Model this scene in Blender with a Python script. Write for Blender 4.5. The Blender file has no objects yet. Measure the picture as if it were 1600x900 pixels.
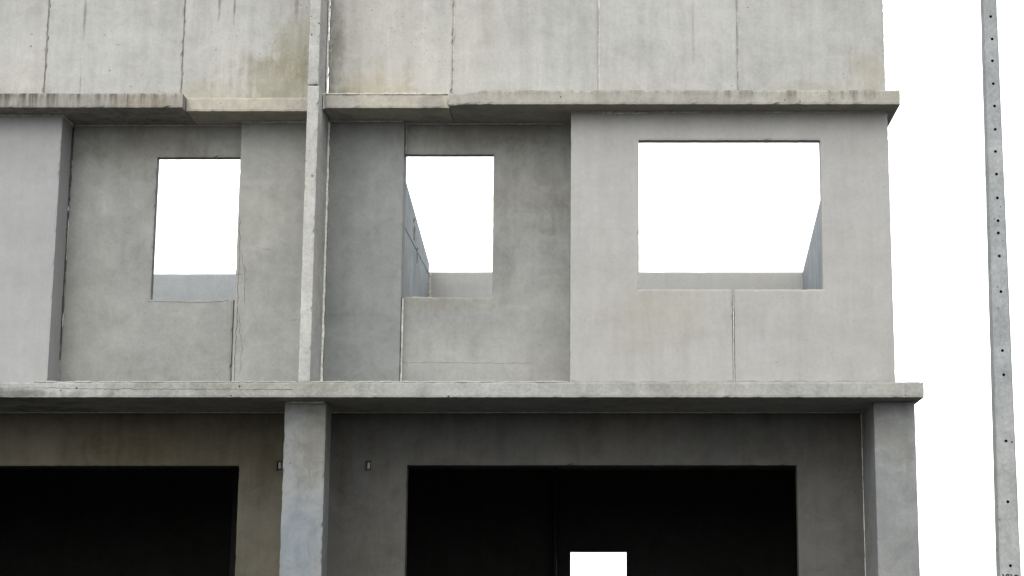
import bpy, bmesh, math, random
from mathutils import Vector, noise

S = bpy.context.scene
COL = S.collection
random.seed(7)
R = math.radians

# ------------------------------------------------------------------ camera
PITCH = math.atan(0.1943)
cam_d = bpy.data.cameras.new("camera")
cam_d.sensor_width = 36.0
cam_d.lens = 36.0 * 2856 / 1600
cam_d.shift_x = -150 / 1600
cam_d.clip_start = 0.1
cam_d.clip_end = 3000
cam = bpy.data.objects.new("camera", cam_d)
cam.location = (0, 0, 1.6)
cam.rotation_euler = (math.pi / 2 + PITCH, 0, 0)
COL.objects.link(cam)
S.camera = cam

# ------------------------------------------------------------------ daylight (bright overcast)
SUN_EL, SUN_AZ = R(38), R(200)        # azimuth clockwise from +Y: behind the camera, a little to the left
w = bpy.data.worlds.new("World")
S.world = w
w.use_nodes = True
nt = w.node_tree
bg = nt.nodes["Background"]
sky = nt.nodes.new("ShaderNodeTexSky")
sky.sky_type = 'NISHITA'
sky.sun_disc = False
sky.sun_elevation = SUN_EL
sky.sun_rotation = SUN_AZ
sky.air_density = 1.0
sky.dust_density = 2.0
sky.ozone_density = 1.0
hs = nt.nodes.new("ShaderNodeHueSaturation")
hs.inputs["Saturation"].default_value = 0.22
nt.links.new(sky.outputs[0], hs.inputs["Color"])
cloud = nt.nodes.new("ShaderNodeMix")            # even white cloud deck over the clear sky
cloud.data_type = 'RGBA'
cloud.inputs[0].default_value = 0.80
cloud.inputs[7].default_value = (5.7, 5.74, 5.75, 1)
nt.links.new(hs.outputs[0], cloud.inputs[6])
nt.links.new(cloud.outputs[2], bg.inputs["Color"])
bg.inputs["Strength"].default_value = 0.15

sun_d = bpy.data.lights.new("sun", 'SUN')
sun_d.energy = 0.5
sun_d.angle = R(50)
sun_d.color = (1.0, 0.965, 0.91)
sun = bpy.data.objects.new("sun", sun_d)
sdir = Vector((math.sin(SUN_AZ) * math.cos(SUN_EL), math.cos(SUN_AZ) * math.cos(SUN_EL), math.sin(SUN_EL)))
sun.rotation_euler = sdir.to_track_quat('Z', 'Y').to_euler()
sun.location = (-6, -10, 25)
COL.objects.link(sun)

S.view_settings.view_transform = 'Standard'
S.view_settings.look = 'None'
S.view_settings.exposure = 1.68
S.view_settings.gamma = 1.0
S.view_settings.use_curve_mapping = False

# ------------------------------------------------------------------ procedural concrete
ALB = .62
class NB:
    """small node builder"""
    def __init__(self, name):
        self.m = bpy.data.materials.new(name)
        self.m.use_nodes = True
        self.t = self.m.node_tree
        self.bsdf = self.t.nodes["Principled BSDF"]
    def n(self, kind, **kw):
        nd = self.t.nodes.new(kind)
        for k, v in kw.items():
            setattr(nd, k, v)
        return nd
    def put(self, sock, v):
        if isinstance(v, bpy.types.NodeSocket):
            self.t.links.new(v, sock)
        else:
            sock.default_value = v
    def math(self, op, a, b=0.0, c=None, clamp=False):
        nd = self.n("ShaderNodeMath", operation=op, use_clamp=clamp)
        self.put(nd.inputs[0], a); self.put(nd.inputs[1], b)
        if c is not None:
            self.put(nd.inputs[2], c)
        return nd.outputs[0]
    def vmath(self, op, a, b):
        nd = self.n("ShaderNodeVectorMath", operation=op)
        self.put(nd.inputs[0], a)
        if op == 'SCALE':
            self.put(nd.inputs["Scale"], b)
        else:
            self.put(nd.inputs[1], b)
        return nd.outputs[0]
    def noise(self, vec, scale, detail=4, rough=0.55, dist=0.0):
        nd = self.n("ShaderNodeTexNoise")
        self.put(nd.inputs["Vector"], vec)
        nd.inputs["Scale"].default_value = scale
        nd.inputs["Detail"].default_value = detail
        nd.inputs["Roughness"].default_value = rough
        nd.inputs["Distortion"].default_value = dist
        return nd.outputs[0]
    def smooth(self, v, lo, hi, a=0.0, b=1.0):
        nd = self.n("ShaderNodeMapRange", interpolation_type='SMOOTHSTEP')
        self.put(nd.inputs[0], v)
        for i, q in enumerate((lo, hi, a, b)):
            self.put(nd.inputs[i + 1], q)
        return nd.outputs[0]
    def mix(self, fac, a, b, blend='MIX'):
        nd = self.n("ShaderNodeMix", data_type='RGBA', blend_type=blend)
        self.put(nd.inputs[0], fac)
        self.put(nd.inputs[6], a if isinstance(a, bpy.types.NodeSocket) else (*a, 1))
        self.put(nd.inputs[7], b if isinstance(b, bpy.types.NodeSocket) else (*b, 1))
        return nd.outputs[2]

def concrete(name, col, big=.16, streak=.18, blotch=.16, grain=.14, band=.05, pore=.5, pore_size=.10,
             warm=(1.06, 1.0, .90), warm_amt=.35, stains=(), drips=(), lights=.25, bump=.35):
    col = tuple(k * ALB for k in col)
    b = NB(name)
    geo = b.n("ShaderNodeNewGeometry")
    P = geo.outputs["Position"]
    oi = b.n("ShaderNodeObjectInfo")
    off = b.vmath('SCALE', (37.0, 11.0, 23.0), oi.outputs["Random"])
    Q = b.vmath('ADD', P, off)
    sep = b.n("ShaderNodeSeparateXYZ"); b.put(sep.inputs[0], P)
    X, Z = sep.outputs[0], sep.outputs[2]
    n1 = b.noise(Q, .75, 5)
    Qs = b.vmath('MULTIPLY', Q, (1, 1, .09))
    n2 = b.noise(Qs, 8, 7, .68)
    n3 = b.noise(Q, 3.6, 10, .68, .7)
    n4 = b.noise(Q, 30, 7, .75)
    Qb = b.vmath('MULTIPLY', Q, (.12, .12, 1))
    n5 = b.noise(Qb, 5, 5, .6)
    v = 1.0
    for n_, a in ((n1, big), (n2, streak), (n3, blotch), (n4, grain), (n5, band)):
        v = b.math('ADD', v, b.math('MULTIPLY', b.math('SUBTRACT', n_, .5), a * 3.2))
    tint = b.mix(b.smooth(b.noise(Q, .55, 4), .42, .68, 0, warm_amt), tuple(col), tuple(c * t for c, t in zip(col, warm)))
    c = b.vmath('SCALE', tint, v)
    # pale lime wash streaks
    lm = b.math('MULTIPLY', b.smooth(n2, .58, .74), b.smooth(n1, .45, .6))
    c = b.mix(b.math('MULTIPLY', lm, lights), c, tuple(min(.8, k * 1.35) for k in col))
    # scattered scuffs
    sc = b.math('MULTIPLY', b.smooth(b.noise(Q, 11, 9, .75, 1.2), .62, .72), b.smooth(b.noise(Q, 1.3, 3), .5, .62))
    c = b.mix(b.math('MULTIPLY', sc, .35), c, tuple(k * .5 for k in col))
    # air holes
    vo = b.n("ShaderNodeTexVoronoi"); b.put(vo.inputs["Vector"], Q); vo.inputs["Scale"].default_value = 13
    vs = b.n("ShaderNodeSeparateColor"); b.put(vs.inputs[0], vo.outputs["Color"])
    rad = b.math('MULTIPLY', b.math('POWER', vs.outputs[0], 5.0), pore_size * 1.35)
    ragged = b.math('MULTIPLY', b.math('SUBTRACT', b.noise(Q, 90, 3), .5), .05)
    pm = b.math('LESS_THAN', b.math('ADD', vo.outputs["Distance"], ragged), b.math('ADD', rad, -.012))
    v2 = b.n("ShaderNodeTexVoronoi"); b.put(v2.inputs["Vector"], Q); v2.inputs["Scale"].default_value = 27
    w2 = b.n("ShaderNodeSeparateColor"); b.put(w2.inputs[0], v2.outputs["Color"])
    r2 = b.math('ADD', b.math('MULTIPLY', b.math('POWER', w2.outputs[1], 6.0), pore_size * 1.9), -.02)
    p2 = b.math('LESS_THAN', b.math('ADD', v2.outputs["Distance"], ragged), r2)
    pm = b.math('MAXIMUM', b.math('MULTIPLY', pm, b.smooth(b.noise(Q, .9, 2), .42, .58)), b.math('MULTIPLY', p2, b.smooth(b.noise(Q, 1.7, 4), .46, .6)))
    for (cx, cz, rx, rz, tc, st) in stains:  # soft colour patches: stains, plus shade painted under ledge and slab
        dx = b.math('DIVIDE', b.math('SUBTRACT', X, cx), rx)
        dz = b.math('DIVIDE', b.math('SUBTRACT', Z, cz), rz)
        d = b.math('SQRT', b.math('ADD', b.math('MULTIPLY', dx, dx), b.math('MULTIPLY', dz, dz)))
        d = b.math('ADD', d, b.math('MULTIPLY', b.math('SUBTRACT', n3, .5), 1.6))
        d = b.math('ADD', d, b.math('MULTIPLY', b.math('SUBTRACT', n2, .5), 1.2))
        c = b.mix(b.smooth(d, 1.0, .25, 0, st), c, tc, 'MULTIPLY')
    for (ztop, zlen, x0, x1, st) in drips:
        ns = b.noise(b.vmath('MULTIPLY', P, (1, 1, .05)), 13, 6, .7)
        nl = b.noise(b.vmath('MULTIPLY', P, (1, 1, 0)), 5, 4, .7)
        fall = b.math('DIVIDE', b.math('SUBTRACT', ztop, Z), b.math('MULTIPLY', nl, zlen * 2))
        m = b.math('MULTIPLY', b.smooth(fall, 1.0, .1), b.smooth(ns, .42, .66))
        m = b.math('MULTIPLY', m, b.smooth(X, x0, x0 + .4))
        m = b.math('MULTIPLY', m, b.smooth(X, x1, x1 - .4))
        m = b.math('MULTIPLY', m, b.smooth(fall, -.05, .0))
        c = b.mix(b.math('MULTIPLY', m, st), c, (.42, .40, .38), 'MULTIPLY')
    c = b.mix(b.math('MULTIPLY', pm, pore), c, tuple(k * .16 for k in col))
    b.put(b.bsdf.inputs["Base Color"], c)
    b.put(b.bsdf.inputs["Roughness"], b.smooth(n3, .3, .7, .95, .8))
    b.bsdf.inputs["Specular IOR Level"].default_value = .25
    h = b.math('ADD', b.math('MULTIPLY', n4, .5), b.math('MULTIPLY', n3, 1.0))
    h = b.math('SUBTRACT', h, b.math('MULTIPLY', pm, 1.0))
    bp = b.n("ShaderNodeBump")
    bp.inputs["Strength"].default_value = bump
    bp.inputs["Distance"].default_value = .006
    b.put(bp.inputs["Height"], h)
    b.put(b.bsdf.inputs["Normal"], bp.outputs[0])
    return b.m

def plain(name, col, rough=.9):
    b = NB(name)
    geo = b.n("ShaderNodeNewGeometry")
    n1 = b.noise(geo.outputs["Position"], 25, 6, .7)
    b.put(b.bsdf.inputs["Base Color"], b.vmath('SCALE', tuple(col), b.smooth(n1, .3, .7, .65, 1.3)))
    b.bsdf.inputs["Roughness"].default_value = rough
    b.bsdf.inputs["Specular IOR Level"].default_value = .2
    return b.m

OLIVE = (.72, .695, .575)
OCHRE = (.93, .84, .68)
GREY = (.62, .62, .60)
WHITISH = (1.25, 1.22, 1.15)
M = {}
M['upper'] = concrete('upper_panel_concrete', (.42, .42, .40), streak=.15, pore=.9, lights=.40,
    stains=[(-3.45, 7.35, .75, .5, OLIVE, .8), (-3.25, 7.75, .5, .5, (.8, .78, .64), .7), (-4.2, 7.2, .8, .22, (.86, .83, .70), .6),
            (-2.55, 7.25, .7, .4, OCHRE, .75), (-2.9, 7.7, .18, .8, (.6, .6, .56), .8), (2.75, 7.5, .32, .35, (.95, .89, .75), .6),
            (2.2, 7.25, .9, .2, (.93, .88, .76), .6), (-6.2, 7.25, .5, .14, (.86, .83, .78), .7), (-5.545, 8.15, .02, .35, (.55, .54, .52), .8), (-4.12, 8.3, .022, .35, (.5, .49, .47), .9), (-3.96, 8.25, .018, .3, (.5, .49, .47), .9), (-3.3, 8.2, .03, .25, (.6, .59, .56), .8), (-5.55, 7.4, .012, .25, (.6, .59, .57), .7), (.9, 8.0, .02, .5, (.8, .8, .78), .7), (2.55, 7.7, .02, .4, (.85, .85, .83), .7)])
M['bay'] = concrete('projecting_bay_concrete', (.395, .393, .378), big=.06, streak=.09, blotch=.06, grain=.10, warm_amt=.25, pore=.3, lights=.2,
    stains=[(.6, 4.9, 1.0, .6, (.94, .92, .86), .6), (2.4, 4.6, 1.0, .6, (.95, .93, .88), .5)])
M['bay_cool'] = concrete('projecting_bay_concrete_cool', (.355, .359, .358), big=.08, streak=.08, blotch=.06, grain=.08, warm_amt=.15, pore=.15, lights=.1)
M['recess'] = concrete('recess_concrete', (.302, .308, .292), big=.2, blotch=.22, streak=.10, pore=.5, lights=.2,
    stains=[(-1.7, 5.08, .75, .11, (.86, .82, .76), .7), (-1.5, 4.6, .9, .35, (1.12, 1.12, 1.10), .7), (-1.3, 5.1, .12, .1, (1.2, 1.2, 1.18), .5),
            (-.9, 6.3, .7, .5, (.82, .78, .70), .5), (-1.2, 7.0, 1.2, .35, (.84, .78, .68), .7), (-5.0, 6.8, 1.2, .4, (.80, .77, .72), .6), (-5.3, 4.9, .8, .6, (1.1, 1.12, 1.12), .5)])  # brown tint high on the wall also paints in shade below the ledge
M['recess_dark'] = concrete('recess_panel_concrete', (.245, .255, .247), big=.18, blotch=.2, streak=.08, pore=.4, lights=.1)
M['fin'] = concrete('fin_concrete', (.44, .44, .42), blotch=.3, grain=.25, pore=1.0, pore_size=.17, streak=.08, bump=.6)
M['ledge'] = concrete('weathered_ledge_concrete', (.315, .30, .278), blotch=.25, grain=.2, streak=.15, drips=[(7.2, .34, -9.5, -4.2, .95), (7.2, .09, -9.5, -4.2, .8)],
    stains=[(-4.8, 7.1, .5, .12, (.9, .84, .68), .7)])
M['ledge_cream'] = concrete('cream_ledge_concrete', (.43, .41, .35), blotch=.25, grain=.25, streak=.15, pore=.8, pore_size=.14,
    stains=[(-2.75, 7.12, .3, .2, (.78, .80, .86), .8), (-1.85, 7.1, .25, .12, (.80, .80, .84), .7)])
M['ledge_right'] = concrete('right_ledge_concrete', (.365, .356, .318), blotch=.25, grain=.22, streak=.15, pore=.8, drips=[(7.2, .16, .9, 3.0, .9), (7.2, .10, -1.6, 1.2, .6)])
M['slab'] = concrete('floor_slab_concrete', (.35, .356, .338), blotch=.32, grain=.32, streak=.10, pore=.9, pore_size=.15, bump=.8,
    stains=[(-6.2, 4.03, 1.4, .06, (.45, .46, .44), .9), (-3.6, 4.1, 1.6, .2, (.82, .80, .74), .6)])
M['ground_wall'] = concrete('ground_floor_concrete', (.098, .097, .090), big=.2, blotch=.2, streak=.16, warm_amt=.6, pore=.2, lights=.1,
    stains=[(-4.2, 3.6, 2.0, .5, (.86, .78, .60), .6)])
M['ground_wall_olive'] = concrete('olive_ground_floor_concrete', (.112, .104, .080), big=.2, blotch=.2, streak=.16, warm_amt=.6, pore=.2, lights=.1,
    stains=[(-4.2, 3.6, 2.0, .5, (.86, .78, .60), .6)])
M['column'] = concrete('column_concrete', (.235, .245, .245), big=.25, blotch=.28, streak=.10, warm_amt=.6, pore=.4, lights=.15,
    stains=[(-2.95, 3.6, .35, .6, (.78, .75, .66), .85), (-3.1, 2.5, .45, .7, (.90, .98, 1.07), .9), (2.9, 3.6, .4, .5, (.86, .84, .78), .7)])  # darker column tops have the slab's shade painted into the colour
M['party'] = concrete('party_wall_concrete', (.27, .30, .312), big=.2, blotch=.2, streak=.3, pore=.3, lights=.4, warm_amt=.1)
M['back'] = concrete('back_wall_concrete', (.445, .468, .475), big=.10, blotch=.10, streak=.08, pore=.2)
M['back_pale'] = concrete('pale_back_wall_concrete', (.50, .50, .485), big=.08, blotch=.08, streak=.06, pore=.2)
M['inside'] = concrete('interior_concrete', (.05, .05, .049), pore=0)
M['pole'] = concrete('pole_concrete', (.33, .347, .352), big=.12, blotch=.3, grain=.3, pore=.9, pore_size=.155, streak=.06, bump=1.0)
M['mortar'] = plain('pale_mortar', (.40, .385, .34))
M['mortar_bright'] = plain('pale_sealant', (.56, .55, .51))
M['sealant'] = plain('grey_sealant', (.20, .195, .18))
M['crack'] = plain('crack_dark', (.05, .048, .044))
M['paint'] = plain('black_stencil_paint', (.02, .02, .02), .7)
b = NB('bare_earth')
geo = b.n("ShaderNodeNewGeometry")
g1 = b.noise(geo.outputs["Position"], .35, 8, .6)
g2 = b.noise(geo.outputs["Position"], 18, 6, .7)
gc = b.mix(b.smooth(g1, .35, .65), (.022, .021, .019), (.034, .032, .029))
b.put(b.bsdf.inputs["Base Color"], b.vmath('SCALE', gc, b.smooth(g2, .3, .7, .6, 1.3)))
b.bsdf.inputs["Roughness"].default_value = .95
gb = b.n("ShaderNodeBump"); gb.inputs["Strength"].default_value = .6; gb.inputs["Distance"].default_value = .02
b.put(gb.inputs["Height"], g2); b.put(b.bsdf.inputs["Normal"], gb.outputs[0])
M['ground'] = b.m

# ------------------------------------------------------------------ builders
BASE = Vector((-3.02, 18.0, 0.0))       # origin of the building on the ground

def link(name, bm, mats, parent=None, base=None, label=None, smooth=False):
    bmesh.ops.recalc_face_normals(bm, faces=bm.faces[:])
    if base is not None:
        bmesh.ops.translate(bm, verts=bm.verts[:], vec=-base)
    me = bpy.data.meshes.new(name)
    bm.to_mesh(me); bm.free()
    for m_ in (mats if isinstance(mats, (list, tuple)) else [mats]):
        me.materials.append(m_)
    if smooth:
        for p_ in me.polygons:
            p_.use_smooth = True
    o = bpy.data.objects.new(name, me)
    COL.objects.link(o)
    if parent is not None:
        o.parent = parent
    if label:
        o['label'] = label
    return o

def axis(vals, step, inset=.02):
    out = set()
    lo, hi = min(vals), max(vals)
    for v in vals:
        out.add(round(v, 4))
        for q in (v - inset, v + inset):
            if lo < q < hi:
                out.add(round(q, 4))
    out = sorted(out)
    keep = [out[0]]
    prim = {round(v, 4) for v in vals}
    for v in out[1:]:
        if v - keep[-1] < .004:
            if v in prim and keep[-1] not in prim:
                keep[-1] = v
            elif v in prim:
                keep.append(v)
            continue
        keep.append(v)
    res = [keep[0]]
    for v in keep[1:]:
        n = max(1, math.ceil((v - res[-1]) / step))
        a = res[-1]
        for i in range(1, n + 1):
            res.append(a + (v - a) * i / n)
    return res

def panel_bm(x0, x1, z0, z1, y, thick, holes=(), jit=.003, chip=.010, thr=.32, step=.045, arris=.004, top=None, cracks=()):
    """wall panel or slab edge facing -Y: a fine grid with rough, slightly chipped arrises"""
    bm = bmesh.new()
    xs = axis([x0, x1] + [v for h in holes for v in h[:2] if x0 < v < x1], step)
    zs = axis([z0, z1] + [v for h in holes for v in h[2:] if z0 < v < z1], step)
    nx, nz = len(xs) - 1, len(zs) - 1
    def occ(i, k):
        if i < 0 or k < 0 or i >= nx or k >= nz:
            return False
        cx, cz = (xs[i] + xs[i + 1]) / 2, (zs[k] + zs[k + 1]) / 2
        return not any(h[0] < cx < h[1] and h[2] < cz < h[3] for h in holes)
    oc = [[occ(i, k) for k in range(nz)] for i in range(nx)]
    def oo(i, k):
        return 0 <= i < nx and 0 <= k < nz and oc[i][k]
    sd = Vector((y * 7.3, x0 * 3.1, z0))
    V = {}
    for i in range(nx + 1):
        for k in range(nz + 1):
            q = [(a, b_) for a in (-1, 0) for b_ in (-1, 0) if oo(i + a, k + b_)]
            if not q:
                continue
            x, z = xs[i], zs[k]
            fx = fz = 0.0
            cxz = (0, 0)
            ar = 0
            if len(q) < 4:
                inx = sum(a + .5 for a, _ in q) / len(q) * 2
                inz = sum(b_ + .5 for _, b_ in q) / len(q) * 2
                p = Vector((x, 0, z)) * 19 + sd
                j = noise.noise(p) * jit * .45 + noise.noise(p * 3.1) * jit * .45
                c = max(0.0, noise.noise(p * 1.3 + Vector((9, 4, 2))) - thr) / (1 - thr)
                c2 = max(0.0, noise.noise(p * .2 + Vector((3, 14, 2))) - .1)
                cc = chip * min(1.0, c * 2.2) * (.5 + c2 * 2)
                cc = min(cc, .015)
                fx, fz = (j + 0) * (1 if inx else 0), j * (1 if inz else 0)
                cxz = (inx * cc, inz * cc)
                ar = arris + cc * .8
            dz = (top(x) - z1) * (z - z0) / (z1 - z0) if top else 0
            f = bm.verts.new((x + fx + cxz[0], y + ar, z + fz + cxz[1] + dz))
            m_ = bm.verts.new((x + fx, y + min(.03, thick * .4), z + fz + dz))
            r = bm.verts.new((x + fx, y + thick, z + fz))
            V[i, k] = (f, m_, r)
    for i in range(nx):
        for k in range(nz):
            if not oc[i][k]:
                continue
            a, b_, c, d = V[i, k], V[i + 1, k], V[i + 1, k + 1], V[i, k + 1]
            bm.faces.new((a[0], b_[0], c[0], d[0]))
            bm.faces.new((d[2], c[2], b_[2], a[2]))
            for (di, dk, p, q) in ((0, -1, a, b_), (1, 0, b_, c), (0, 1, c, d), (-1, 0, d, a)):
                if not oo(i + di, k + dk):
                    bm.faces.new((p[1], q[1], q[0], p[0]))
                    bm.faces.new((p[2], q[2], q[1], p[1]))
    # unused mid verts
    bmesh.ops.delete(bm, geom=[v for v in bm.verts if not v.link_faces], context='VERTS')
    for pts, wd in cracks:
        crack(bm, pts, y - .0012, wd)
    return bm

def crack(bm, pts, y, wd):
    """thin wandering crack as a dark ribbon in the panel's own mesh (material 1)"""
    path = []
    for (xa, za), (xb, zb) in zip(pts[:-1], pts[1:]):
        L = math.hypot(xb - xa, zb - za)
        n = max(2, int(L / .03))
        for i in range(n):
            t = i / n
            p = Vector((xa + (xb - xa) * t, 0, za + (zb - za) * t))
            d = noise.noise(p * 11) * .014 + noise.noise(p * 37) * .006
            nx_, nz_ = -(zb - za) / L, (xb - xa) / L
            path.append((p.x + nx_ * d, p.z + nz_ * d, nx_, nz_))
    prev = None
    for i, (x, z, nx_, nz_) in enumerate(path):
        ww = wd * (.4 + .9 * abs(noise.noise(Vector((x * 23, 3, z * 23))) + .3)) / 2
        cur = (bm.verts.new((x - nx_ * ww, y, z - nz_ * ww)), bm.verts.new((x + nx_ * ww, y, z + nz_ * ww)))
        if prev:
            f = bm.faces.new((prev[0], prev[1], cur[1], cur[0]))
            f.material_index = 1
        prev = cur

def panel(name, x0, x1, z0, z1, y, thick, mat, label=None, parent=None, **kw):
    bm = panel_bm(x0, x1, z0, z1, y, thick, **kw)
    return link(name, bm, [mat, M['crack']], parent or building, BASE, label)

def prism(name, pts, axis_, a, b_, mat, parent=None, label=None, base=BASE):
    """closed outline extruded along one axis ('x': pts are (y,z))"""
    bm = bmesh.new()
    A = [bm.verts.new((a, p, q) if axis_ == 'x' else (p, a, q) if axis_ == 'y' else (p, q, a)) for p, q in pts]
    B = [bm.verts.new((b_, p, q) if axis_ == 'x' else (p, b_, q) if axis_ == 'y' else (p, q, b_)) for p, q in pts]
    bm.faces.new(A); bm.faces.new(B[::-1])
    n = len(pts)
    for i in range(n):
        bm.faces.new((A[i], B[i], B[(i + 1) % n], A[(i + 1) % n]))
    bmesh.ops.bevel(bm, geom=bm.edges[:], offset=.004, segments=1, affect='EDGES')
    return link(name, bm, mat, parent or building, base, label)

def bead(name, p0, p1, r, mat, parent=None, label=None, rough=.5, flat=1.0, gaps=.0):
    """irregular smear of mortar or sealant along a joint"""
    bm = bmesh.new()
    p0, p1 = Vector(p0), Vector(p1)
    d = p1 - p0
    L = d.length
    n = max(4, int(L / .03))
    t = d.normalized()
    u = t.cross(Vector((0, 0, 1)) if abs(t.z) < .9 else Vector((0, 1, 0))).normalized()
    v = t.cross(u)
    prev = None
    for i in range(n + 1):
        p = p0 + d * (i / n)
        k = noise.noise(p * 6) * rough + noise.noise(p * 21) * rough * .8
        rr = r * max(.25, 1 + k)
        if gaps and noise.noise(p * 4 + Vector((5, 5, 5))) > 1 - gaps:
            rr = r * .2
        c = p + u * noise.noise(p * 9 + Vector((2, 0, 0))) * r * .25 + v * noise.noise(p * 9 + Vector((0, 7, 0))) * r * .25
        ring = [bm.verts.new(c + u * math.cos(a) * rr + v * math.sin(a) * rr * flat) for a in [j * math.pi / 3 for j in range(6)]]
        if prev:
            for j in range(6):
                bm.faces.new((prev[j], prev[(j + 1) % 6], ring[(j + 1) % 6], ring[j]))
        else:
            bm.faces.new(ring[::-1])
        prev = ring
    bm.faces.new(prev)
    return link(name, bm, mat, parent or building, BASE, label)

# ------------------------------------------------------------------ ground
gm = bmesh.new()
bmesh.ops.create_grid(gm, x_segments=40, y_segments=40, size=600)
ground = link('ground', gm, M['ground'])
ground['kind'] = 'structure'
ground['label'] = 'dark bare earth around the concrete building'

# ------------------------------------------------------------------ the building
building = bpy.data.objects.new('concrete_building', None)
building.location = BASE
COL.objects.link(building)
building['label'] = 'unfinished grey precast concrete townhouse shell with empty window openings and dark ground floor bays'
building['category'] = 'building'

SOF, LTOP = 7.04, 7.19          # ledge underside / top
FLO, FTOP = 3.995, 4.147        # floor slab underside / top
XL = -9.02                      # far end of the left bay
XR = 2.913                      # right edge of the facade

# ---- upper storey panels
YU = 18.46
ups = [(XL, -5.936), (-5.922, -4.493), (-4.477, -3.090), (-2.945, -1.641), (-1.624, -.107), (-.094, 1.362), (1.376, XR)]
ulab = [None, None, 'pale panel with olive water stain at its lower right', 'pale panel with ochre stain at its lower left',
        None, None, 'pale panel with small ochre stain by its right edge']
up_objs = []
for i, (a, c) in enumerate(ups):
    rough_edge = i in (0, 1, 2, 3)
    cr = []
    up_objs.append(panel('upper_wall_panel', a, c, LTOP + .002, 10.25, YU + (0, .005, -.003, .004, -.002, .003, 0)[i], .14, M['upper'], ulab[i],
                         jit=.006 if rough_edge else .0025, chip=.016 if rough_edge else .008, thr=.05 if rough_edge else .3, cracks=cr))
for i, (xa, xb, m_) in enumerate([(-5.936, -5.922, 'sealant'), (-4.493, -4.477, 'sealant'), (-1.641, -1.624, 'mortar'), (-.107, -.094, 'mortar'), (1.362, 1.376, 'mortar')]):
    panel('joint_sealant', xa + .001, xb - .001, LTOP + .004, 10.24, YU + (.018 if m_ == 'sealant' else .008), .08, M[m_], jit=0, chip=0, step=.3, arris=0)
    if i >= 2:
        bead('joint_shadow_gap', (xa + .001, YU + .004, LTOP + .01), (xa + .001, YU + .004, 10.2), .0045, M['sealant'], rough=.9)
# toothed free edge of the last upper panel
tb = bmesh.new()
out = [(XR - .002, LTOP + .03)]
z = LTOP + .06
while z < 10.2:
    h, dp = random.uniform(.008, .014), random.uniform(.003, .009)
    out += [(XR + .0005, z), (XR + dp, z + .001), (XR + dp, z + h), (XR + .0005, z + h + .001)]
    z += h + random.choice((.011, .013, .016, .032))
out.append((XR - .002, 10.22))
F_ = [tb.verts.new((x, YU + .006, q)) for x, q in out]
B_ = [tb.verts.new((x, YU + .05, q)) for x, q in out]
for i in range(len(out)):
    j = (i + 1) % len(out)
    tb.faces.new((F_[i], F_[j], B_[j], B_[i]))
tb.faces.new(F_); tb.faces.new(B_[::-1])
link('edge_teeth', tb, M['sealant'], up_objs[-1], BASE)

# ---- weathered ledge under the upper storey, four lengths that step in and out
def ramp(x):
    t = min(1, max(0, (x + 1.63) / .40))
    return LTOP - .040 * (1 - t * t * (3 - 2 * t))
ledges = [panel('ledge', XL, -4.405, SOF, LTOP, 18.20, .90, M['ledge'], 'ledge length with dark vertical drip stains', jit=.004, chip=.012, thr=.25),
          panel('ledge', -4.395, -3.085, SOF, LTOP - .004, 18.335, .76, M['ledge_cream'], 'cream ledge length set back beside the fin', jit=.004, chip=.010, thr=.25),
          panel('ledge', -2.935, -1.645, SOF + .001, LTOP - .004, 18.22, .88, M['ledge_cream'], 'short cream ledge length with grey patch', jit=.005, chip=.013, thr=.15),
          panel('ledge', -1.640, 3.005, SOF, LTOP, 18.085, .87, M['ledge_right'], 'long ledge length running out past the right corner', jit=.004, chip=.012, thr=.25, top=ramp)]
bead('mortar_joint', (-3.0, 18.215, LTOP + .0), (-1.66, 18.215, LTOP + .0), .006, M['mortar'], ledges[2], rough=.9)
bead('joint_sealant', (-2.948, 18.25, SOF - .0), (-2.948, 18.25, LTOP), .009, M['mortar_bright'], ledges[2], rough=.3)
# broken underside at the step
bead('spalled_mortar', (-1.645, 18.10, SOF), (-1.30, 18.095, SOF + .003), .016, M['sealant'], ledges[3], rough=1.6)

# ---- middle storey
YB = 18.36
win_b = (.318, 2.205, 5.155, 6.735)
wall_b = panel('front_wall', -.385, XR, FTOP + .002, SOF - .002, YB, .115, M['bay'], 'pale projecting wall with wide window opening',
               holes=[win_b, (1.268, 1.290, FTOP, 5.155)], jit=.0028, chip=.007, thr=.3,
               cracks=[([(2.27, 4.50), (2.285, 4.40)], .004)])
panel('joint_sealant', 1.2745, 1.2835, FTOP + .004, 5.145, YB + .006, .08, M['mortar'], parent=wall_b, jit=0, chip=0, step=.3, arris=0)
panel('joint_backing', 1.262, 1.296, FTOP + .004, 5.14, YB + .117, .01, M['crack'], parent=wall_b, jit=0, chip=0, step=.3, arris=0)
# return of the projecting wall towards the recess is its own wall end
prism('wall_return', [(-.385, YB + .117), (-.27, YB + .117), (-.27, 18.86), (-.385, 18.86)], 'z', FTOP + .002, SOF - .002, M['bay'], wall_b)
bead('mortar_joint', (-.38, YB - .004, SOF - .004), (2.9, YB - .004, SOF - .004), .008, M['mortar'], wall_b, rough=.8)
bead('squeezed_mortar', (-.05, YB - .006, SOF - .018), (.52, YB - .006, SOF - .014), .010, M['mortar'], wall_b, rough=1.8, gaps=.9)
bead('mortar_joint', (-.37, YB - .008, FTOP + .036), (2.9, YB - .008, FTOP + .040), .022, M['recess_dark'], wall_b, rough=.8)

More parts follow.
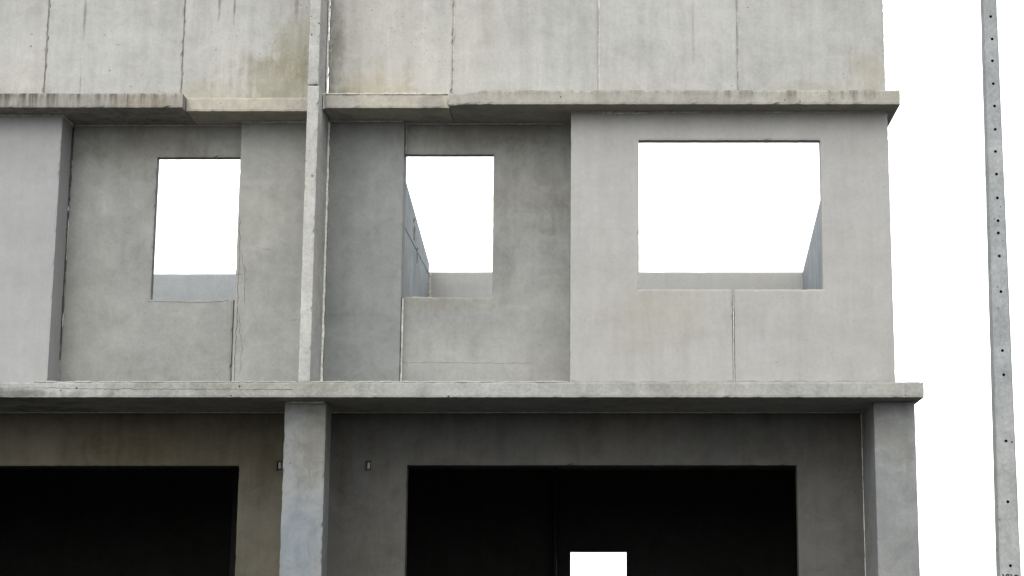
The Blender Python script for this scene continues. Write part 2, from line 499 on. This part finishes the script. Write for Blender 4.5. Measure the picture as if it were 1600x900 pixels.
wall_l = panel('front_wall', XL, -5.722, FTOP + .002, SOF - .002, 18.48, .38, M['bay_cool'], 'smooth cool grey projecting wall at the left',
               holes=[(-8.26, -6.40, 5.155, 6.735)], jit=.003, chip=.011, thr=.2)
bead('mortar_joint', (XL, 18.476, SOF - .004), (-5.73, 18.476, SOF - .004), .010, M['mortar'], wall_l, rough=.9)
bead('mortar_joint', (-5.718, 18.48, SOF - .004), (-5.718, 18.85, SOF - .004), .010, M['mortar'], wall_l, rough=.6)
bead('joint_sealant', (-5.712, 18.845, FTOP + .35), (-5.712, 18.845, SOF - .03), .008, M['crack'], wall_l, rough=.9)
bead('mortar_joint', (-5.706, 18.842, FTOP + .7), (-5.706, 18.842, SOF - .4), .004, M['mortar'], wall_l, rough=1.4, gaps=.9)

# recess wall, left bay
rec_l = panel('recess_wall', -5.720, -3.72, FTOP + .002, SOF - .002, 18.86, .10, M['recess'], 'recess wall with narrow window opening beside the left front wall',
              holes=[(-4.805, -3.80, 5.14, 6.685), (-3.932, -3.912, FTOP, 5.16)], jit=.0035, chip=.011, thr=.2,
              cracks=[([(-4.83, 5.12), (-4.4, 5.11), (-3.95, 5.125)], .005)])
bead('mortar_joint', (-5.70, 18.856, SOF - .005), (-3.91, 18.856, SOF - .005), .008, M['mortar'], rec_l, rough=.6)
panel('joint_backing', -3.931, -3.913, FTOP + .004, 5.13, 18.885, .02, M['sealant'], parent=rec_l, jit=0, chip=0, step=.3, arris=0)
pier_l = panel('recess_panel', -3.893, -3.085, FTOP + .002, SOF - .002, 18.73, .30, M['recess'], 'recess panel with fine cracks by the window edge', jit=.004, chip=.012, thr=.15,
               cracks=[([(-3.872, 6.0), (-3.862, 5.4), (-3.858, 4.75), (-3.868, 4.2)], .006), ([(-3.86, 5.65), (-3.80, 5.45), (-3.79, 5.05)], .004),
                       ([(-3.89, 5.38), (-3.78, 5.39)], .004), ([(-3.80, 5.5), (-3.76, 5.36)], .004), ([(-3.84, 4.95), (-3.80, 4.6), (-3.81, 4.3)], .004),
                       ([(-3.62, 5.66), (-3.50, 5.65)], .004), ([(-3.3, 4.9), (-3.1, 4.91)], .003)])
bead('mortar_joint', (-3.90, 18.725, SOF - .005), (-3.09, 18.725, SOF - .005), .009, M['mortar'], pier_l, rough=.8)

# recess, right bay
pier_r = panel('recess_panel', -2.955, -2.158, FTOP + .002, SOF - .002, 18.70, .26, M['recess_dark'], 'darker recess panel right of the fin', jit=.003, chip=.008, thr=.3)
bead('mortar_joint', (-2.95, 18.695, SOF - .005), (-2.18, 18.695, SOF - .005), .008, M['mortar'], pier_r, rough=.7)
bead('mortar_joint', (-2.958, 18.69, FTOP + .02), (-2.958, 18.69, SOF - .02), .012, M['mortar_bright'], pier_r, rough=.5)
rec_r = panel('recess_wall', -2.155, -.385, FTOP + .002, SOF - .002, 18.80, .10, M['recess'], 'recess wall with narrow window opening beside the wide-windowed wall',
              holes=[(-2.20, -1.214, 5.155, 6.700)], jit=.003, chip=.008, thr=.3,
              cracks=[([(-2.14, 4.46), (-1.7, 4.465), (-1.1, 4.455), (-.75, 4.46)], .003)])
bead('mortar_joint', (-2.16, 18.795, SOF - .005), (-.40, 18.795, SOF - .005), .008, M['mortar'], rec_r, rough=.6)
bead('joint_sealant', (-2.148, 18.795, FTOP + .02), (-2.148, 18.795, 5.14), .009, M['mortar_bright'], rec_r, rough=.4)
bead('joint_sealant', (-2.148, 18.795, 6.71), (-2.148, 18.795, SOF - .02), .006, M['mortar'], rec_r, rough=.4)
bead('mortar_joint', (-2.13, 18.803, 5.153), (-1.25, 18.803, 5.153), .005, M['mortar'], rec_r, rough=1.2, gaps=.8)

# ---- fin between the two bays, in two lengths
fin_up = panel('dividing_fin', -3.079, -2.972, 7.225, 10.25, 18.0, .62, M['fin'], 'upper length of the thin vertical fin', jit=.004, chip=.010, thr=.2)
fin_lo = panel('dividing_fin', -3.078, -2.964, FTOP + .002, 7.214, 18.0, .90, M['fin'], 'tall lower length of the thin vertical fin', jit=.004, chip=.012, thr=.15)
panel('joint_backing', -3.07, -2.982, 7.21, 7.23, 18.02, .5, M['crack'], parent=fin_up, jit=0, chip=0, step=.3, arris=0)
bead('joint_sealant', (-2.955, YU - .01, LTOP + .01), (-2.955, YU - .01, 10.2), .011, M['mortar_bright'], fin_up, rough=.35)
bead('joint_shadow_gap', (-2.927, YU - .002, LTOP + .01), (-2.927, YU - .002, 10.2), .016, M['sealant'], fin_up, rough=1.0)
bead('joint_shadow_gap', (-3.086, YU - .002, LTOP + .01), (-3.086, YU - .002, 10.2), .006, M['sealant'], fin_up, rough=1.0)

# ---- first floor slab
slab_l = slab_r = panel('floor_slab', XL, 3.135, FLO, FTOP, 18.0, 8.0, M['slab'], None, jit=.0055, chip=.006, thr=.25,
               cracks=[([(-5.6, 4.088), (-4.9, 4.075), (-4.2, 4.076), (-3.6, 4.072), (-3.1, 4.074)], .005), ([(-6.9, 4.08), (-6.0, 4.083), (-5.5, 4.09)], .003)])
bead('mortar_joint', (-5.7, 18.01, FTOP), (-3.1, 18.01, FTOP), .010, M['slab'], slab_l, rough=.8)
bead('mortar_joint', (-2.96, 18.01, FTOP), (-.4, 18.01, FTOP + .002), .010, M['slab'], slab_r, rough=.8)

# ---- ground floor
YG = 19.2
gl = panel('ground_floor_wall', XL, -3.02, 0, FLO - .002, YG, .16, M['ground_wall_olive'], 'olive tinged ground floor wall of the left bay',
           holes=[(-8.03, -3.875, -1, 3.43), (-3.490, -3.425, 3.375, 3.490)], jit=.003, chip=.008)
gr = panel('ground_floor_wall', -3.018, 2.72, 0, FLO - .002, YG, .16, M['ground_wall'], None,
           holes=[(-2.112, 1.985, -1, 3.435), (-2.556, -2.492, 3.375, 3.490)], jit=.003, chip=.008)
for par, xa, xb in ((gl, -3.490, -3.425), (gr, -2.556, -2.492)):
    jb = bmesh.new()
    for (a, c, zz0, zz1, y0, y1) in ((xa + .001, xb - .001, 3.376, 3.489, YG + .035, YG + .05), (xa + .028, xb - .010, 3.40, 3.465, YG + .008, YG + .034),
                                     (xa + .001, xa + .012, 3.376, 3.489, YG - .004, YG + .034), (xa + .014, xb - .001, 3.476, 3.489, YG - .004, YG + .034)):
        r_ = bmesh.ops.create_cube(jb, size=1)
        for v_ in r_['verts']:
            v_.co = Vector(((a + c) / 2 + v_.co.x * (c - a), (y0 + y1) / 2 + v_.co.y * (y1 - y0), (zz0 + zz1) / 2 + v_.co.z * (zz1 - zz0)))
        for f_ in {f for v_ in r_['verts'] for f in v_.link_faces}:
            f_.material_index = 1 if a == xa + .028 else 0
    link('junction_box', jb, [M['crack'], M['sealant']], par, BASE)
bead('mortar_joint', (XL, YG - .003, FLO - .004), (-3.02, YG - .003, FLO - .004), .006, M['mortar'], gl, rough=.4)
bead('mortar_joint', (-3.0, YG - .003, FLO - .004), (2.66, YG - .003, FLO - .004), .006, M['mortar'], gr, rough=.4)
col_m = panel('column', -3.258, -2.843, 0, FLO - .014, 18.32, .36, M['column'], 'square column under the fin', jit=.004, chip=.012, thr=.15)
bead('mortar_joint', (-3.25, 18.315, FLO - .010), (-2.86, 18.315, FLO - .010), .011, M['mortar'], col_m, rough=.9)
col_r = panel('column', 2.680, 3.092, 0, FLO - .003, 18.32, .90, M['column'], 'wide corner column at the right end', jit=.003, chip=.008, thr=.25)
bead('mortar_joint', (2.674, YG - .005, .05), (2.674, YG - .005, FLO - .02), .005, M['mortar'], col_r, rough=.7)
bead('mortar_joint', (2.674, 18.34, FLO - .006), (2.674, YG - .01, FLO - .006), .005, M['mortar'], col_r, rough=.5)
panel('column', XL - .1, XL + .3, 0, FLO - .003, 18.32, .36, M['column'])

# ---- shell behind the facade
YE = 25.75
def party(xa, xb, z19, zE, label=None, groove=False):
    o = prism('party_wall', [(18.95, FTOP + .002), (YE, FTOP + .002), (YE, zE), (18.95, z19)], 'x', xa, xb, M['party'], None, label)
    if groove:
        bead('joint_groove', (xb + .001, 19.2, 6.72), (xb + .001, YE, 6.80), .006, M['sealant'], o, rough=.5, flat=.3)
        for (yy, zz, hz) in ((23.62, 6.93, .09), (24.05, 6.72, .11), (25.3, 6.77, .05), (23.55, 7.08, .03)):
            bead('lifting_anchor', (xb + .002, yy, zz - hz), (xb + .002, yy + .01, zz + hz), .016, M['sealant'], o, rough=1.2, flat=.6)
        bead('mortar_joint', (xb + .01, YE - .01, FTOP), (xb + .01, YE - .01, zE - .15), .022, M['mortar'], o, rough=.5)
    return o
party(-2.77, -2.572, 7.86, 6.965, 'party wall with a rising panel joint, seen through the narrow right window', True)
party(-3.47, -3.27, 7.86, 6.965)
party(2.800, 2.905, 8.30, 6.85, 'end wall with blue grey streaks, seen through the wide window')
party(XL, XL + .11, 8.30, 6.85)
panel('back_wall', -3.26, 2.905, FTOP + .002, 6.838, YE + .004, .12, M['back_pale'], 'low back wall seen through the right windows', step=.2)
panel('back_wall', XL, -3.27, FTOP + .002, 6.81, YE + .004, .12, M['back'], 'low back wall seen through the left window', step=.2)
# ground floor rooms
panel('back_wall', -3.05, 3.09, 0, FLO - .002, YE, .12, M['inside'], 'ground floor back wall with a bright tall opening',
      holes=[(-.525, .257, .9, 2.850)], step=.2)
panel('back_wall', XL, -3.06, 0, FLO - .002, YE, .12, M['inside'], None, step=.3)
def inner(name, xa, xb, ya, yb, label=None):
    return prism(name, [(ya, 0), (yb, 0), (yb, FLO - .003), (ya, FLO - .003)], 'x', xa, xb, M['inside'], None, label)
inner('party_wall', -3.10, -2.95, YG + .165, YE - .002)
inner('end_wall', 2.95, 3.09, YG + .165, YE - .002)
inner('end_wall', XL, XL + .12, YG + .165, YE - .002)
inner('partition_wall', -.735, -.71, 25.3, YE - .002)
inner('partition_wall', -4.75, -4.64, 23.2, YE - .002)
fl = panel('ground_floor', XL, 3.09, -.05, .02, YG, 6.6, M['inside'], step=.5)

# ------------------------------------------------------------------ concrete pole with bolt holes
PB = Vector((3.59, 16.6, 0))
pole = bpy.data.objects.new('utility_pole', None)
pole.location = PB
COL.objects.link(pole)
pole['label'] = 'tall tapering concrete pole with a line of bolt holes, standing right of the building'
pole['category'] = 'pole'
def pole_x(z):
    t = (z - 2.188) / (7.589 - 2.188)
    return (3.465 + .037 + t * (3.532 - 3.465 - .004), 3.689 + t * 0.0)
holes_z = [7.424, 7.202, 6.987, 6.763, 6.544, 6.318, 6.104, 5.886, 5.658, 5.44, 5.325, 5.107, 4.772, 4.224, 4.0, 3.396, 2.848, 2.279, 1.7, 1.1, 7.65, 7.88, 8.1, 8.33, 8.6]
pm_ = bmesh.new()
zs = [i * .08 for i in range(0, 132)]
rings = []
for z in zs:
    a, c = pole_x(z)
    dp = .165 - .004 * z
    ch = .016
    pts = [(a + ch, 16.5), (c - ch, 16.5), (c, 16.5 + ch), (c - .004, 16.5 + dp), (a - .004 + ch, 16.5 + dp + ch), (a - .004, 16.5 + dp), (a, 16.5 + ch)]
    ring = []
    for (x, y) in pts:
        q = Vector((x, y, z))
        ring.append(pm_.verts.new((x + noise.noise(q * 6) * .003, y + noise.noise(q * 6 + Vector((5, 0, 0))) * .003, z)))
    rings.append(ring)
for r0, r1 in zip(rings[:-1], rings[1:]):
    n = len(r0)
    for j in range(n):
        pm_.faces.new((r0[j], r0[(j + 1) % n], r1[(j + 1) % n], r1[j]))
pm_.faces.new(rings[0][::-1]); pm_.faces.new(rings[-1])
shaft = link('shaft', pm_, [M['pole'], M['crack']], pole, PB)
# drill the holes as real blind holes
cut = bmesh.new()
for z in holes_z:
    a, c = pole_x(z)
    hx = a + (c - a) * .50 + random.uniform(-.004, .004)
    r_ = bmesh.ops.create_cone(cut, cap_ends=True, segments=14, radius1=.0140, radius2=.0140, depth=.24)
    for v_ in r_['verts']:
        x, y, q = v_.co
        v_.co = Vector((hx + x, 16.5 + q, z + y))
cutter = link('cutter', cut, M['crack'], None, PB)
cutter.location = PB
mod = shaft.modifiers.new('drill', 'BOOLEAN')
mod.operation = 'DIFFERENCE'
mod.object = cutter
mod.solver = 'EXACT'
bpy.context.view_layer.update()
dg = bpy.context.evaluated_depsgraph_get()
new_me = bpy.data.meshes.new_from_object(shaft.evaluated_get(dg))
shaft.modifiers.clear()
shaft.data = new_me
bpy.data.objects.remove(cutter)
if len(new_me.materials) < 2:
    new_me.materials.append(M['crack'])
# chips along the front left arris and the worn stencil row near the bottom of the picture
kb = bmesh.new()
a0, c0 = pole_x(2.2)
def stroke(pts, wd):
    for (x0, z0), (x1, z1) in zip(pts[:-1], pts[1:]):
        d = Vector((x1 - x0, 0, z1 - z0)); nrm = Vector((-d.z, 0, d.x)).normalized() * wd / 2
        e = d.normalized() * wd * .3
        q = [Vector((x0, 16.4955, z0)) - e, Vector((x1, 16.4955, z1)) + e]
        vs = [kb.verts.new(q[0] - nrm), kb.verts.new(q[1] - nrm), kb.verts.new(q[1] + nrm), kb.verts.new(q[0] + nrm)]
        kb.faces.new(vs)
zt = 2.208
stroke([(a0 + .018, zt - .004), (a0 + .024, zt - .012), (a0 + .030, zt - .03), (a0 + .020, zt - .05)], .010)
stroke([(a0 + .048, zt - .03), (a0 + .052, zt - .012), (a0 + .066, zt - .005), (a0 + .074, zt - .010), (a0 + .078, zt - .04)], .010)
stroke([(a0 + .092, zt - .004), (a0 + .098, zt - .02), (a0 + .100, zt - .05)], .010)
stroke([(a0 + .120, zt - .04), (a0 + .128, zt - .014), (a0 + .142, zt - .010), (a0 + .148, zt - .03)], .010)
stroke([(a0 + .156, zt - .014), (a0 + .160, zt - .04)], .008)
link('stencil_marking', kb, M['paint'], pole, PB)
